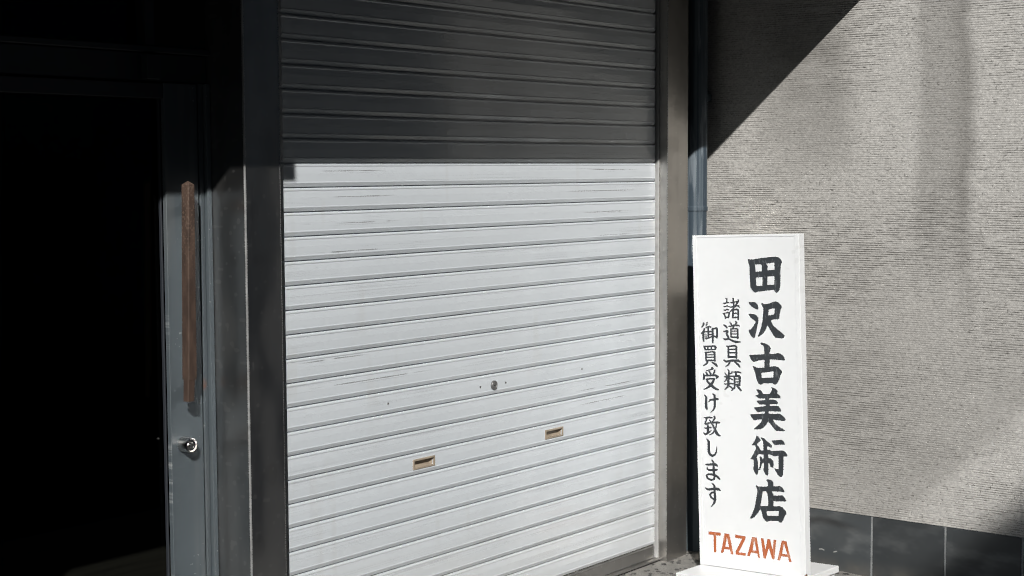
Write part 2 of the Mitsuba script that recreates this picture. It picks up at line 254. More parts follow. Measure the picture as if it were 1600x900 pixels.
# outlines of the painted characters on the sign, in tenths of a millimetre
GLYPHS = [["field",[[[2597,12370,2578,12364,2571,12348,2590,12256,2633,12113,2662,11248,2782,11106,2867,11058,2983,11093,3716,11177,3733,11168,3765,11098,3834,11057,3859,11061,3956,11156,4005,11324,4024,11817,4048,12148,4109,12242,4062,12342,3954,12433,3828,12458,3496,12442,3106,12404,2780,12352],[3441,12140,3411,12171,3414,12187,3426,12195,3736,12230,3752,12228,3762,12211,3767,11964,3748,11954,3469,11934,3454,11937,3444,11955,3469,12075],[3732,11707,3749,11702,3757,11689,3737,11385,3719,11376,3454,11365,3439,11368,3430,11385,3446,11682,3464,11691],[3212,11357,3205,11342,3190,11336,2958,11314,2939,11320,2933,11333,2916,11624,2925,11642,3188,11670,3208,11664,3214,11651],[2936,11871,2919,11874,2910,11887,2895,12143,2914,12153,3150,12168,3202,12129,3199,11907,3182,11898]]]],["marsh",[[[2951,9367,2951,9348,2970,9339,3049,9366,3192,9460,3312,9614,3380,9765,3403,9777,3420,9768,3497,9638,3629,9444,3740,9319,4012,9299,4095,9315,4109,9325,4147,9397,4144,9415,4041,9513,3839,9648,3641,9799,3559,9972,3562,9985,3573,9995,3708,10036,3879,10035,3923,10069,3964,10283,3999,10410,4062,10514,4010,10592,3887,10703,3781,10729,3683,10712,3453,10638,3275,10612,3182,10665,3167,10665,3142,10652,3138,10639,3151,10581,3214,10490,3228,10411,3189,10012,3118,9727,3009,9468],[3469,10173,3449,10176,3440,10191,3473,10407,3487,10414,3710,10462,3730,10459,3738,10441,3710,10234,3696,10226]],[[2576,9607,2552,9614,2534,9595,2566,9476,2677,9319,2746,9272,2810,9297,2821,9310,2972,9865,2999,10062,2933,10155,2818,10213,2610,10227,2570,10219,2556,10206,2557,10192,2608,10117,2720,10021,2867,9931,2877,9915,2737,9721,2623,9597,2598,9589]],[[2580,10680,2565,10668,2567,10651,2688,10511,2893,10409,2966,10399,2986,10408,3005,10468,2968,10594,2870,10684,2855,10689,2601,10686]]]],["old",[[[2558,8600,2543,8588,2542,8573,2620,8426,2725,8340,2796,8351,2984,8408,3202,8443,3217,8439,3224,8430,3218,8156,3207,8138,2908,8110,2735,8175,2706,8170,2693,8156,2795,7908,2847,7668,2936,7492,3022,7456,3085,7469,3151,7518,3572,7541,3587,7535,3610,7507,3691,7489,3786,7550,3872,7695,3934,7876,4006,7977,3985,8053,3829,8179,3696,8214,3477,8180,3458,8184,3451,8200,3467,8449,3476,8461,3492,8465,3856,8460,4102,8445,4138,8472,4145,8487,4106,8592,3976,8693,3845,8731,3635,8682,3468,8687,3458,8707,3526,8899,3522,8915,3432,9015,3277,9088,3108,9111,3071,9096,3067,9074,3093,9032,3192,8988,3220,8889,3230,8687,3224,8672,3208,8664,2849,8624,2593,8609],[3609,7785,3601,7771,3586,7765,3104,7722,3090,7739,3070,7907,3090,7923,3610,8003,3627,7985]]]],["beauty",[[[2559,6272,2530,6255,2528,6240,2576,6160,2654,6066,2707,6035,2879,6075,3044,6091,3058,6087,3064,6077,3061,6061,2988,5963,2825,5814,2692,5712,2687,5695,2699,5682,2958,5697,3099,5760,3242,5890,3323,6013,3342,6022,3360,6016,3495,5878,3655,5689,4015,5692,4066,5711,4077,5721,4079,5734,4070,5745,3839,5849,3662,5966,3553,6093,3559,6108,3578,6116,3936,6095,4060,6094,4111,6127,4118,6141,4074,6234,3964,6316,3840,6373,3577,6339,3392,6340,3374,6353,3369,6422,3389,6440,3914,6448,3928,6454,3936,6466,3913,6541,3859,6617,3770,6671,3442,6646,3422,6658,3424,6699,3440,6714,3768,6737,3784,6749,3796,6791,3726,6870,3595,6906,3427,6888,3416,6899,3411,6930,3420,6949,3435,6954,3889,6970,3910,6986,3905,7053,3848,7105,3757,7151,3758,7168,3794,7217,3791,7234,3747,7291,3645,7356,3535,7382,3511,7374,3508,7353,3541,7315,3531,7262,3430,7121,3413,7110,3136,7097,3125,7105,3089,7178,3021,7244,2930,7270,2856,7266,2842,7260,2837,7237,2932,7093,2935,7079,2919,7063,2804,7033,2792,7019,2797,7002,2955,6907,3201,6926,3217,6919,3222,6906,3220,6876,3204,6862,2847,6825,2830,6813,2830,6794,2951,6679,3214,6686,3231,6675,3229,6649,3222,6635,3208,6629,2890,6574,2723,6552,2707,6542,2704,6525,2748,6474,2871,6364,3177,6416,3197,6403,3196,6354,3178,6337,2883,6297]]]],["art",[[[2500,4515,2496,4497,2508,4485,2615,4485,2633,4473,2644,4254,2606,4116,2661,3991,2739,3894,2774,3885,2795,3897,2836,4025,2838,4076,2852,4087,2917,4097,2934,4107,3007,4321,3058,4382,3077,4390,3097,4378,3110,4292,3068,4094,3160,3933,3231,3898,3268,3917,3276,3927,3307,4104,3296,4304,3307,4394,3326,4405,3345,4398,3399,4256,3461,4222,3513,4239,3524,4249,3544,4366,3528,4489,3430,4577,3307,4613,3295,4622,3298,4724,3321,4736,3466,4722,3550,4684,3754,4710,3766,4693,3760,4217,3743,4202,3675,4193,3588,4209,3572,4200,3566,4183,3737,3951,3814,3894,3875,3897,3890,3905,3943,3965,3971,4201,3991,4600,3977,4700,4000,4715,4130,4710,4168,4736,4176,4753,4099,4860,3986,4940,3465,4882,3371,4923,3291,4904,3276,4906,3265,4923,3268,5040,3275,5056,3301,5062,3414,5005,3456,5003,3476,5020,3481,5086,3420,5160,3283,5242,3150,5350,3023,5388,2990,5376,2985,5353,3088,5232,3090,4893,3083,4880,3069,4873,2971,4869,2885,5009,2807,5073,2802,5085,2809,5100,2972,5258,2977,5277,2873,5411,2804,5444,2784,5429,2750,5310,2655,5165,2571,5067,2575,5054,2588,5047,2710,5048,2723,5043,2754,4971,2742,4909,2655,4739,2547,4571],[2828,4427,2781,4566,2808,4652,2905,4727,3089,4711,3098,4696,3094,4550,3081,4531,3054,4533,2989,4615,2941,4628,2927,4625,2916,4614,2935,4435,2912,4273,2879,4153,2860,4138,2843,4140,2834,4153]],[[3500,5303,3481,5293,3480,5272,3608,5116,3834,5160,4040,5166,4061,5182,4061,5238,3989,5317,3898,5357,3699,5324]]]],["shop",[[[2411,2150,2409,2133,2423,2122,2504,2132,2602,2188,2771,2358,2869,2512,2891,2523,2907,2516,2949,2456,2981,2318,3034,2165,3138,2089,3218,2075,3233,2081,3251,2108,3266,2116,3694,2160,3709,2154,3762,2091,3843,2110,3923,2215,3985,2372,4063,2468,4055,2558,3912,2694,3789,2751,3513,2716,3496,2720,3489,2735,3499,2910,3508,2923,3523,2928,3620,2917,3782,2938,4043,2952,4062,2964,4073,2984,4073,2997,3990,3112,3893,3186,3879,3187,3669,3148,3525,3140,3512,3149,3499,3197,3426,3278,3435,3294,3452,3300,3789,3314,3990,3316,4013,3346,4013,3361,3898,3493,3774,3551,3701,3521,3519,3504,3509,3519,3513,3646,3431,3738,3296,3762,3208,3738,3192,3719,3196,3706,3224,3683,3262,3599,3268,3496,3255,3477,3052,3442,2819,3433,2806,3436,2751,3477,2724,3471,2708,3424,2776,3311,2769,3171,2637,2591,2513,2314],[3711,2554,3727,2550,3734,2536,3711,2370,3696,2354,3221,2318,3199,2329,3174,2475,3189,2496],[3243,3136,3262,2911,3253,2714,3234,2703,2916,2665,2906,2685,3024,3247,3042,3257,3171,3276,3187,3274]]]],["letter_t",[[[455,1395,447,1388,446,1267,681,1275,686,584,786,573,803,1273,812,1278,1014,1276,1031,1403]]]],["letter_a_first",[[[1005,597,1011,591,1124,602,1171,760,1433,771,1493,581,1600,607,1474,1218,1423,1394,1209,1398,1201,1394,1105,950],[1405,873,1397,864,1230,864,1306,1244,1315,1240]]]],["letter_z",[[[1697,1286,1703,1280,2015,1270,2021,1265,1713,732,1704,605,2171,602,2184,708,1859,706,1852,711,2167,1254,2187,1382,1712,1398,1706,1391]]]],["letter_a_middle",[[[2247,626,2252,619,2351,608,2422,762,2711,767,2750,595,2831,602,2698,1396,2488,1393,2411,1119],[2678,883,2671,874,2507,864,2501,868,2579,1244,2588,1241]]]],["letter_w",[[[2897,1396,2889,1388,2992,609,3078,598,3086,602,3237,1032,3244,1037,3390,617,3480,617,3581,1392,3475,1400,3467,1396,3415,999,3407,992,3306,1390,3191,1397,3094,969,3086,963,3080,967,3011,1387]]]],["letter_a_last",[[[3623,618,3628,611,3736,612,3800,783,4096,786,4146,601,4246,614,4037,1400,3841,1398,3834,1393],[4070,886,4062,877,3831,886,3929,1273,3938,1270]]]],["various",[[[1406,10236,1381,10241,1366,10237,1355,10226,1354,10210,1414,10152,1454,10011,1469,10001,1489,9999,1510,10012,1515,10022,1516,10038,1523,10044,1582,10044,1601,10033,1615,10031,1630,10034,1645,10045,1661,10068,1660,10087,1703,10228,1703,10242,1695,10258,1695,10264,1782,10324,1792,10325,1798,10317,1781,10065,1787,10045,1805,10032,1822,10030,2031,10043,2038,10037,2039,9991,2044,9980,2053,9972,2070,9968,2083,9970,2094,9977,2102,9986,2105,9997,2123,10349,2120,10363,2112,10375,2063,10417,2042,10426,2024,10426,1902,10402,1894,10403,1891,10410,1970,10489,2072,10495,2145,10453,2158,10453,2168,10461,2168,10473,2114,10554,2093,10563,2046,10560,2038,10567,2141,10715,2140,10735,2116,10784,2105,10791,2092,10793,2079,10790,2065,10780,2059,10764,2062,10730,2052,10719,2022,10722,1906,10702,1898,10709,1892,10828,1879,10843,1864,10848,1848,10848,1828,10838,1819,10827,1816,10814,1825,10689,1819,10685,1794,10681,1728,10683,1713,10675,1708,10663,1712,10652,1723,10644,1788,10627,1824,10631,1832,10628,1845,10535,1842,10528,1744,10500,1654,10506,1636,10521,1579,10548,1565,10550,1465,10517,1415,10517,1401,10507,1395,10492,1399,10479,1408,10471,1463,10460,1481,10462,1566,10491,1627,10478,1739,10443,1752,10443,1821,10460,1830,10456,1830,10447,1793,10406,1654,10281,1645,10280,1610,10293,1597,10293],[1868,10103,1877,10201,1884,10204,2034,10215,2038,10207,2037,10110,2029,10105,1873,10095],[1884,10332,1893,10340,2016,10351,2038,10331,2037,10270,2029,10265,1885,10254,1879,10262],[1927,10556,1917,10553,1910,10558,1903,10642,1910,10646,1995,10658,2000,10653,1999,10647],[1472,10172,1457,10192,1457,10198,1463,10202,1592,10233,1618,10218,1590,10107,1583,10100,1497,10099]],[[1494,10836,1486,10824,1490,10810,1527,10787,1531,10782,1522,10675,1516,10671,1454,10653,1376,10646,1363,10633,1366,10618,1376,10611,1444,10588,1460,10585,1579,10624,1649,10623,1665,10628,1673,10634,1677,10646,1670,10663,1661,10668,1591,10685,1585,10690,1599,10801,1594,10817,1579,10827,1515,10841,1505,10841]],[[1422,10384,1405,10382,1391,10373,1385,10358,1390,10344,1403,10335,1471,10313,1492,10315,1560,10352,1641,10342,1657,10350,1666,10364,1665,10378,1653,10390,1562,10410,1543,10408,1474,10377]]]],["way",[[[1365,9513,1360,9502,1359,9490,1368,9477,1379,9470,1392,9469,1494,9479,1503,9475,1503,9466,1474,9431,1471,9412,1519,9307,1555,9253,1547,9243,1463,9228,1374,9240,1353,9233,1345,9217,1349,9203,1430,9144,1449,9138,1469,9138,1597,9180,1744,9114,1924,9050,1946,9051,2152,9083,2170,9094,2174,9103,2173,9115,2159,9127,1949,9148,1779,9182,1642,9239,1639,9245,1643,9270,1611,9342,1559,9419,1615,9496,1618,9515,1609,9530,1562,9565,1543,9572,1523,9571,1381,9523]],[[1656,9890,1647,9878,1649,9865,1698,9804,1731,9752,1725,9746,1697,9738,1633,9741,1622,9739,1607,9726,1605,9713,1609,9705,1621,9696,1694,9681,1707,9681,1785,9699,1793,9698,1797,9692,1789,9648,1785,9642,1746,9638,1730,9645,1712,9646,1694,9638,1685,9623,1682,9296,1691,9272,1705,9257,1726,9252,1983,9257,1990,9253,1997,9231,2009,9221,2032,9216,2049,9219,2068,9233,2076,9253,2076,9606,2068,9617,2025,9648,2008,9655,1873,9647,1865,9650,1864,9656,1873,9710,1880,9716,2066,9721,2114,9704,2127,9707,2134,9713,2138,9724,2136,9733,2111,9775,2094,9786,2079,9789,1990,9787,1982,9790,1983,9800,2025,9837,2032,9856,2026,9874,1990,9921,1972,9933,1958,9935,1943,9933,1930,9925,1921,9914,1917,9901,1920,9889,1941,9854,1889,9799,1883,9787,1876,9784,1845,9783,1801,9769,1791,9774,1755,9844,1689,9894,1674,9897],[1753,9549,1755,9578,1762,9581,1983,9593,2004,9580,2005,9562,1995,9554,1762,9544],[1755,9487,1758,9494,1765,9497,1994,9507,2002,9499,2000,9452,1990,9445,1764,9435,1756,9442],[1758,9378,1761,9385,1768,9388,1990,9397,1997,9390,1994,9327,1984,9320,1767,9320,1760,9327]],[[1367,9772,1363,9759,1369,9746,1518,9630,1541,9623,1554,9625,1565,9632,1575,9647,1573,9663,1507,9748,1493,9756,1392,9781,1378,9779]]]],["tool",[[[1370,8386,1356,8385,1338,8377,1329,8362,1331,8346,1338,8337,1434,8266,1461,8260,1576,8280,1586,8273,1542,8204,1415,8114,1411,8096,1417,8085,1426,8081,1448,8081,1600,8160,1668,8260,1671,8273,1668,8290,1673,8296,1743,8309,1828,8311,1837,8307,1839,8292,1845,8285,1974,8179,2059,8089,2073,8081,2091,8079,2108,8083,2123,8092,2136,8112,2134,8134,2056,8238,2042,8249,1933,8298,1928,8304,1930,8310,1936,8314,2007,8316,2139,8289,2158,8297,2167,8313,2159,8329,2050,8409,2019,8416,1952,8413,1944,8419,1947,8428,1967,8436,1979,8446,1987,8467,2002,8917,1998,8932,1989,8944,1899,8984,1882,8987,1572,8944,1555,8938,1505,8942,1488,8934,1479,8917,1482,8906,1492,8895,1536,8882,1541,8875,1531,8483,1539,8459,1560,8445,1579,8442,1612,8452,1894,8468,1901,8464,1905,8450,1913,8439,1942,8426,1940,8415,1933,8412,1731,8402,1471,8347],[1625,8624,1628,8631,1635,8633,1898,8642,1905,8635,1902,8549,1893,8544,1634,8532,1628,8538],[1906,8711,1903,8705,1896,8702,1630,8694,1622,8700,1621,8761,1630,8767,1900,8784,1908,8777],[1905,8895,1910,8888,1909,8847,1901,8838,1628,8819,1618,8825,1617,8870,1625,8878,1868,8912]]]],["kind",[[[1445,7736,1446,7729,1439,7723,1368,7725,1352,7717,1345,7708,1344,7689,1355,7677,1442,7656,1448,7649,1383,7551,1351,7517,1347,7500,1351,7491,1362,7484,1384,7485,1438,7513,1472,7558,1484,7561,1490,7555,1488,7529,1501,7454,1494,7448,1412,7429,1354,7435,1336,7425,1332,7407,1343,7393,1401,7371,1485,7385,1492,7382,1494,7375,1470,7318,1363,7213,1358,7192,1367,7177,1390,7170,1409,7176,1537,7277,1562,7315,1572,7319,1643,7262,1711,7226,1711,7216,1669,7179,1663,7164,1665,7154,1676,7143,1687,7140,1704,7142,1869,7256,1877,7276,1880,7368,1887,7375,1905,7375,1913,7370,1919,7347,2000,7242,2105,7155,2126,7151,2140,7154,2151,7161,2162,7178,2162,7190,2157,7200,2076,7299,2024,7349,2026,7356,2033,7359,2061,7354,2080,7358,2095,7367,2107,7387,2141,7705,2133,7721,2081,7784,2066,7796,2036,7803,1962,7789,1956,7792,1953,7797,1955,7867,1961,7874,2010,7876,2143,7866,2156,7873,2163,7881,2165,7894,2158,7906,2024,7954,1819,7932,1806,7927,1796,7918,1790,7906,1790,7894,1799,7879,1811,7873,1861,7872,1869,7868,1868,7776,1865,7770,1843,7764,1646,7762,1621,7757,1614,7764,1615,7791,1619,7797,1646,7801,1750,7846,1764,7856,1770,7873,1760,7921,1752,7932,1740,7938,1720,7939,1706,7934,1696,7925,1690,7913,1694,7887,1692,7881,1631,7851,1623,7851,1618,7858,1621,7931,1618,7942,1549,8007,1538,8012,1528,8012,1513,8002,1509,7987,1553,7919,1526,7761,1517,7757,1506,7763,1410,7863,1400,7866,1387,7865,1379,7859,1372,7849,1375,7834],[1883,7652,1876,7654,1873,7660,1873,7694,1882,7702,2005,7707,2036,7675,2035,7667,2027,7663],[1872,7547,1875,7597,1882,7600,2025,7610,2032,7603,2028,7552,2018,7546,1879,7540],[2014,7492,2021,7490,2024,7485,2021,7450,2015,7443,1881,7443,1872,7449,1872,7478,1879,7485],[1614,7360,1595,7367,1593,7374,1607,7400,1614,7404,1700,7409,1790,7408,1795,7401,1791,7287,1765,7264,1755,7263,1695,7317],[1602,7473,1588,7570,1608,7583,1620,7600,1626,7616,1636,7621,1730,7556,1742,7553,1753,7557,1763,7572,1760,7610,1751,7625,1656,7676,1624,7676,1620,7689,1625,7695,1652,7705,1785,7707,1792,7704,1793,7462,1788,7454,1780,7452,1708,7471,1607,7468],[1504,7571,1494,7569,1488,7577,1497,7592,1505,7595,1513,7592,1517,7584]]]],["honour",[[[400,9519,300,9392,296,9377,302,9366,316,9361,333,9364,352,9378,360,9378,365,9373,359,9189,399,9069,416,9055,428,9054,444,9058,454,9066,459,9076,466,9200,469,9429,478,9438,604,9445,614,9437,609,9243,604,9238,585,9233,574,9238,561,9380,549,9393,532,9392,522,9386,518,9376,506,9208,497,9185,503,9168,520,9157,541,9156,677,9194,804,9248,814,9248,819,9241,820,9042,826,9030,842,9019,858,9017,873,9020,889,9032,896,9044,910,9265,913,9271,922,9273,957,9264,1042,9204,1065,9204,1083,9219,1112,9305,1114,9597,1111,9611,1083,9648,1064,9661,1039,9663,897,9632,870,9640,843,9637,828,9628,815,9608,815,9525,812,9519,697,9508,689,9516,689,9637,701,9642,757,9627,773,9628,786,9632,796,9641,803,9659,798,9676,787,9685,718,9710,695,9711,547,9663,536,9657,528,9647,528,9625,546,9610,565,9609,603,9618,612,9613,615,9509,610,9502,495,9490,487,9493,484,9500,511,9574,511,9588,505,9602,494,9611,469,9617,445,9611,432,9600],[918,9335,911,9343,908,9559,916,9565,1020,9584,1027,9576,1019,9316,1014,9310,1006,9310],[684,9327,693,9336,808,9343,817,9337,818,9321,811,9314,692,9268,683,9276],[688,9441,697,9450,810,9456,816,9449,816,9395,807,9390,692,9384,686,9391]],[[587,9859,577,9844,566,9785,528,9705,531,9691,544,9684,556,9685,566,9692,621,9765,644,9834,642,9851,629,9863,610,9867]],[[404,9833,398,9817,406,9778,323,9653,327,9633,347,9623,364,9624,375,9631,490,9756,497,9769,497,9783,491,9797,451,9838,429,9844,413,9840]]]],["buy",[[[780,8264,774,8249,782,8231,928,8135,1012,8065,1036,8057,1049,8060,1060,8067,1069,8082,1068,8098,1021,8190,1009,8206,991,8215,816,8275,798,8275]],[[444,8901,421,8911,406,8908,397,8900,396,8889,454,8732,463,8720,482,8712,512,8718,965,8742,987,8755,1033,8816,1042,8834,1042,8852,1034,8869,967,8935,946,8943,462,8904],[819,8790,812,8792,809,8798,817,8865,824,8868,903,8873,911,8871,929,8832,923,8799,916,8796],[733,8785,650,8782,646,8788,651,8853,659,8856,736,8861,744,8859,747,8853,741,8788],[509,8834,511,8841,518,8846,572,8849,579,8847,582,8841,581,8785,578,8779,531,8773,524,8775]],[[521,8665,470,8664,455,8653,450,8639,455,8624,478,8606,471,8328,517,8265,533,8253,534,8247,489,8199,366,8111,361,8101,362,8088,369,8080,382,8075,399,8077,550,8149,626,8229,629,8251,612,8276,618,8285,884,8300,891,8297,909,8278,933,8273,949,8276,964,8284,976,8304,980,8646,977,8663,966,8676,950,8684,855,8706],[554,8407,557,8413,564,8416,879,8432,887,8425,888,8375,878,8368,560,8352,552,8359],[556,8475,560,8516,567,8519,875,8532,884,8526,885,8492,875,8484,565,8468],[568,8567,561,8569,558,8575,559,8604,568,8611,840,8642,877,8623,881,8617,882,8587,873,8580]]]],["receive",[[[479,7576,472,7563,472,7549,482,7533,499,7522,520,7446,632,7331,634,7323,518,7241,368,7158,360,7142,367,7127,378,7123,389,7123,557,7178,720,7262,841,7184,955,7136,985,7134,1095,7150,1106,7156,1112,7172,1104,7183,1004,7219,913,7270,804,7348,805,7356,859,7424,925,7574,928,7595,916,7613,903,7621,887,7623,719,7620,505,7591,490,7585],[719,7419,713,7415,705,7416,602,7483,589,7527,593,7535,718,7557,805,7551,806,7540]],[[470,7855,462,7843,463,7831,514,7752,511,7742,435,7734,429,7738,403,7782,396,7788,383,7791,373,7788,362,7781,358,7773,358,7682,339,7561,347,7537,369,7523,388,7521,407,7525,424,7535,435,7549,451,7663,459,7671,683,7681,924,7699,974,7668,974,7659,955,7633,952,7615,962,7599,974,7593,987,7591,1008,7597,1084,7642,1106,7664,1110,7682,1107,7700,1086,7721,959,7777,942,7779,888,7774,879,7779,880,7788,941,7849,948,7863,963,7942,957,7956,938,7969,922,7971,905,7967,884,7952,878,7939,864,7879,809,7799,806,7769,800,7766,768,7763,759,7766,759,7798,678,7903,676,7910,684,7917,803,7947,835,7950,865,7972,872,7985,870,8005,851,8022,837,8052,815,8066,786,8067,760,8054,746,8032,745,8016,750,8002,745,7995,507,7913,493,7901,495,7884,502,7878,514,7876,613,7899,622,7898,625,7892,622,7878,624,7867,692,7767,688,7756,602,7749,567,7813,502,7859,484,7861]]]],["ke",[[[688,6775,665,6763,577,6668,573,6660,574,6648,587,6638,606,6639,710,6703,829,6710,832,6704,833,6665,831,6476,790,6364,663,6227,662,6214,675,6208,683,6211,854,6327,926,6458,931,6475,939,6737,966,6747,1019,6739,1049,6743,1073,6761,1083,6787,1075,6812,1051,6827,977,6834,944,6829,937,6831,934,6837,930,6938,923,6953,909,6965,822,7006,806,7010,783,7001,775,6988,775,6977,779,6968,830,6910,831,6805,822,6799]],[[390,6937,383,6928,384,6917,416,6860,434,6811,409,6554,415,6414,473,6322,489,6312,511,6311,531,6321,539,6332,542,6344,529,6561,535,6831,522,6852,419,6939,405,6943]]]],["do",[[[352,6023,342,6019,333,6009,332,5997,338,5987,438,5965,444,5958,423,5885,357,5776,354,5755,365,5738,421,5707,443,5708,463,5725,474,5722,478,5620,474,5613,459,5606,359,5611,341,5600,336,5582,341,5573,352,5566,475,5538,473,5403,468,5395,414,5372,353,5401,327,5399,314,5392,305,5377,305,5365,313,5351,383,5296,399,5292,424,5295,550,5351,703,5490,707,5501,704,5512,694,5519,680,5519,589,5464,581,5463,575,5467,586,5583,596,5586,682,5581,696,5587,707,5596,715,5617,708,5635,690,5647,576,5656,557,5751,565,5760,685,5780,693,5775,742,5686,811,5521,721,5407,591,5335,583,5323,587,5307,598,5300,613,5300,765,5359,842,5441,851,5445,859,5440,922,5334,939,5321,1094,5280,1107,5281,1122,5288,1132,5303,1128,5322,1026,5404,917,5555,984,5802,1000,5807,1097,5809,1118,5822,1123,5833,1124,5844,1110,5861,1013,5897,818,5866,809,5868,808,5878,914,6005,921,6019,918,6041,869,6105,856,6111,835,6112,821,6106,807,6092,805,6073,827,6022,768,5936,724,5864,718,5862,710,5864,640,5935,626,5941,613,5940,593,5928,588,5908,592,5899,643,5846,642,5836,531,5813,468,5796,459,5798,457,5806,487,5869,527,5978,606,5991,731,5981,746,5988,761,6003,764,6017,762,6030,753,6040,740,6047,610,6066,437,6028],[879,5650,871,5643,860,5646,814,5723,774,5778,774,5785,779,5790,903,5800,912,5796]]]],["shi",[[[438,5167,429,5157,429,5144,476,5082,492,5024,482,4658,486,4639,543,4514,554,4500,684,4432,706,4430,728,4435,857,4505,936,4637,950,4758,940,4880,930,4885,920,4877,904,4759,874,4657,797,4564,716,4533,642,4567,603,4674,612,5049,603,5066,539,5121,461,5168,450,5170]]]],["ma",[[[383,4130,368,4119,363,4103,371,4086,387,4080,515,4065,702,4088,712,4081,706,3957,697,3948,559,3931,485,3954,462,4015,448,4019,436,4011,420,3928,422,3917,429,3908,522,3854,539,3849,703,3863,708,3858,720,3773,716,3766,709,3763,663,3772,494,3758,477,3754,463,3744,384,3671,374,3655,375,3639,422,3531,431,3519,611,3456,637,3456,777,3503,794,3514,808,3537,829,3631,840,3638,907,3603,1008,3537,1029,3533,1043,3537,1055,3544,1066,3562,1064,3580,983,3681,829,3755,825,3760,816,3872,823,3877,897,3884,918,3889,942,3908,951,3934,943,3958,919,3973,899,3975,820,3964,812,3967,811,4079,819,4085,835,4085,952,4055,971,4061,984,4079,979,4098,898,4179,867,4191,810,4192,783,4262,706,4330,684,4336,662,4326,654,4313,653,4303,704,4223,710,4194,706,4186,508,4155],[744,3667,750,3657,718,3570,633,3534,497,3579,455,3645,459,3653,508,3684,649,3686]]]],["su",[[[329,3173,318,3159,321,3143,403,3074,419,3066,514,3053,717,3095,728,3090,730,3048,726,3042,634,3028,618,3021,524,2931,512,2910,514,2890,560,2778,724,2671,702,2586,587,2432,586,2419,593,2407,607,2402,623,2405,785,2558,860,2730,861,2749,833,2979,833,3100,843,3105,914,3104,1049,3086,1061,3089,1074,3099,1079,3110,1078,3124,977,3205,956,3215,931,3217,834,3214,827,3267,784,3329,677,3385,661,3382,651,3376,644,3364,643,3354,651,3343,717,3290,725,3205,719,3197,512,3149,450,3146,352,3177,342,3177],[721,2969,729,2968,732,2962,740,2782,737,2776,730,2772,722,2773,636,2828,607,2901,610,2908,661,2958]]]]]

# ------------------------------------------------------------------ ground, street, the building opposite
SLOPE = 0.04
def gz(y):
    return SLOPE * np.minimum(y, 0.06) if np.ndim(y) else SLOPE * min(y, 0.06)

def sheet(x0, x1, y0, y1, f):
    v = np.array([[x0, y0, f(y0)], [x1, y0, f(y0)], [x1, y1, f(y1)], [x0, y1, f(y1)]], float)
    return trimesh.Trimesh(v, [[0, 1, 2], [0, 2, 3]], process=False)

put('pavement', cat_(sheet(-40, 40, -2.4, 0.06, lambda y: SLOPE * y), sheet(-40, 40, 0.06, 0.2, lambda y: SLOPE * 0.06)), 'washed_concrete', label='grey washed concrete pavement in front of the shop', kind='structure')
put('kerb', bx(-40, 40, -2.55, -2.402, -0.25, -0.094, 0.01), 'kerb_stone', label='kerb at the edge of the pavement', kind='structure')
put('road', sheet(-60, 60, -9.0, -2.55, lambda y: -0.20), 'asphalt', label='asphalt road in front of the shop', kind='structure')
put('ground', sheet(-150, 150, -150, 150, lambda y: -0.30), 'asphalt', label='ground below and around the street', kind='structure')

rng = np.random.default_rng(4)
peb, taken = [], []
ball = trimesh.creation.icosphere(subdivisions=1)
while len(peb) < 620:
    x, y = rng.uniform(1.25, 2.45), rng.uniform(-1.15, 0.0)
    r = rng.uniform(0.006, 0.0135)
    if any((x - a) ** 2 + (y - b) ** 2 < (0.9 * (r + c)) ** 2 for a, b, c in taken):
        continue
    taken.append((x, y, r))
    m = ball.copy()
    m.vertices *= [r * rng.uniform(0.8, 1.3), r * rng.uniform(0.6, 1.0), r * 0.30]
    m.apply_transform(trimesh.transformations.rotation_matrix(rng.uniform(0, math.pi), [0, 0, 1]))
    m.apply_translation([x, y, SLOPE * y + 0.0012])
    peb.append(m)
put('pavement__pebble', cat_(*peb), 'pebble', label='dark pebbles set into the pavement', kind='stuff', smooth=True)

ob = thing('opposite_building', 'shaded building on the far side of the street', 'building')
put(ob + '__wall', bx(-38, -6.6, -16, -11, -0.3, 9.01), 'far_render')
tb = thing('added_sky_block', 'tall building added across the street to block sky light', 'building')
put(tb + '__wall', bx(-6.5, 34, -17, -10.9, -0.3, 24.0), 'far_render')  # unseen building added to cut the sky light on the shop front
for i in range(12):
    for k in range(3):
        xw = -34 + 5.6 * i
        far = ob if xw + 2.6 < -6.6 else tb
        yw = -11.0 if far == ob else -10.9
        put(far + '__window', bx(xw, xw + 2.6, yw + 0.004, yw + 0.06, 0.8 + 2.9 * k, 2.4 + 2.9 * k), 'far_glass')

# ------------------------------------------------------------------ the shop front: canopy, upper wall, room behind
CY, CZ = -0.80, 0.72 + H0
cn = thing('entrance_canopy', 'dark canopy over the shop front that shades its upper part', 'canopy')
put(cn + '__soffit', bx(-9, 2.468, CY, 0.60, CZ, CZ + 0.05), 'soffit_board')
put(cn + '__fascia', bx(-9, 2.468, CY, CY + 0.03, CZ + 0.05, CZ + 0.42), 'header_paint')
put(cn + '__soffit_bracket', bx(-1.088, -0.890, CY, CY + 0.06, CZ - 0.056, CZ - 0.002), 'header_paint')  # unseen bracket, sized to cast the small notch of shade on the shutter
put('upper_wall', bx(-9, 6, 0.0, 0.3, CZ + 0.05, CZ + 6.0), 'far_render', label='wall of the upper floor above the canopy', cat='wall')
put('return_wall', bx(2.262, 2.468, 0.045, 0.30, -0.3, CZ), 'soffit_board', label='narrow dark wall in the corner behind the downpipe', cat='wall')

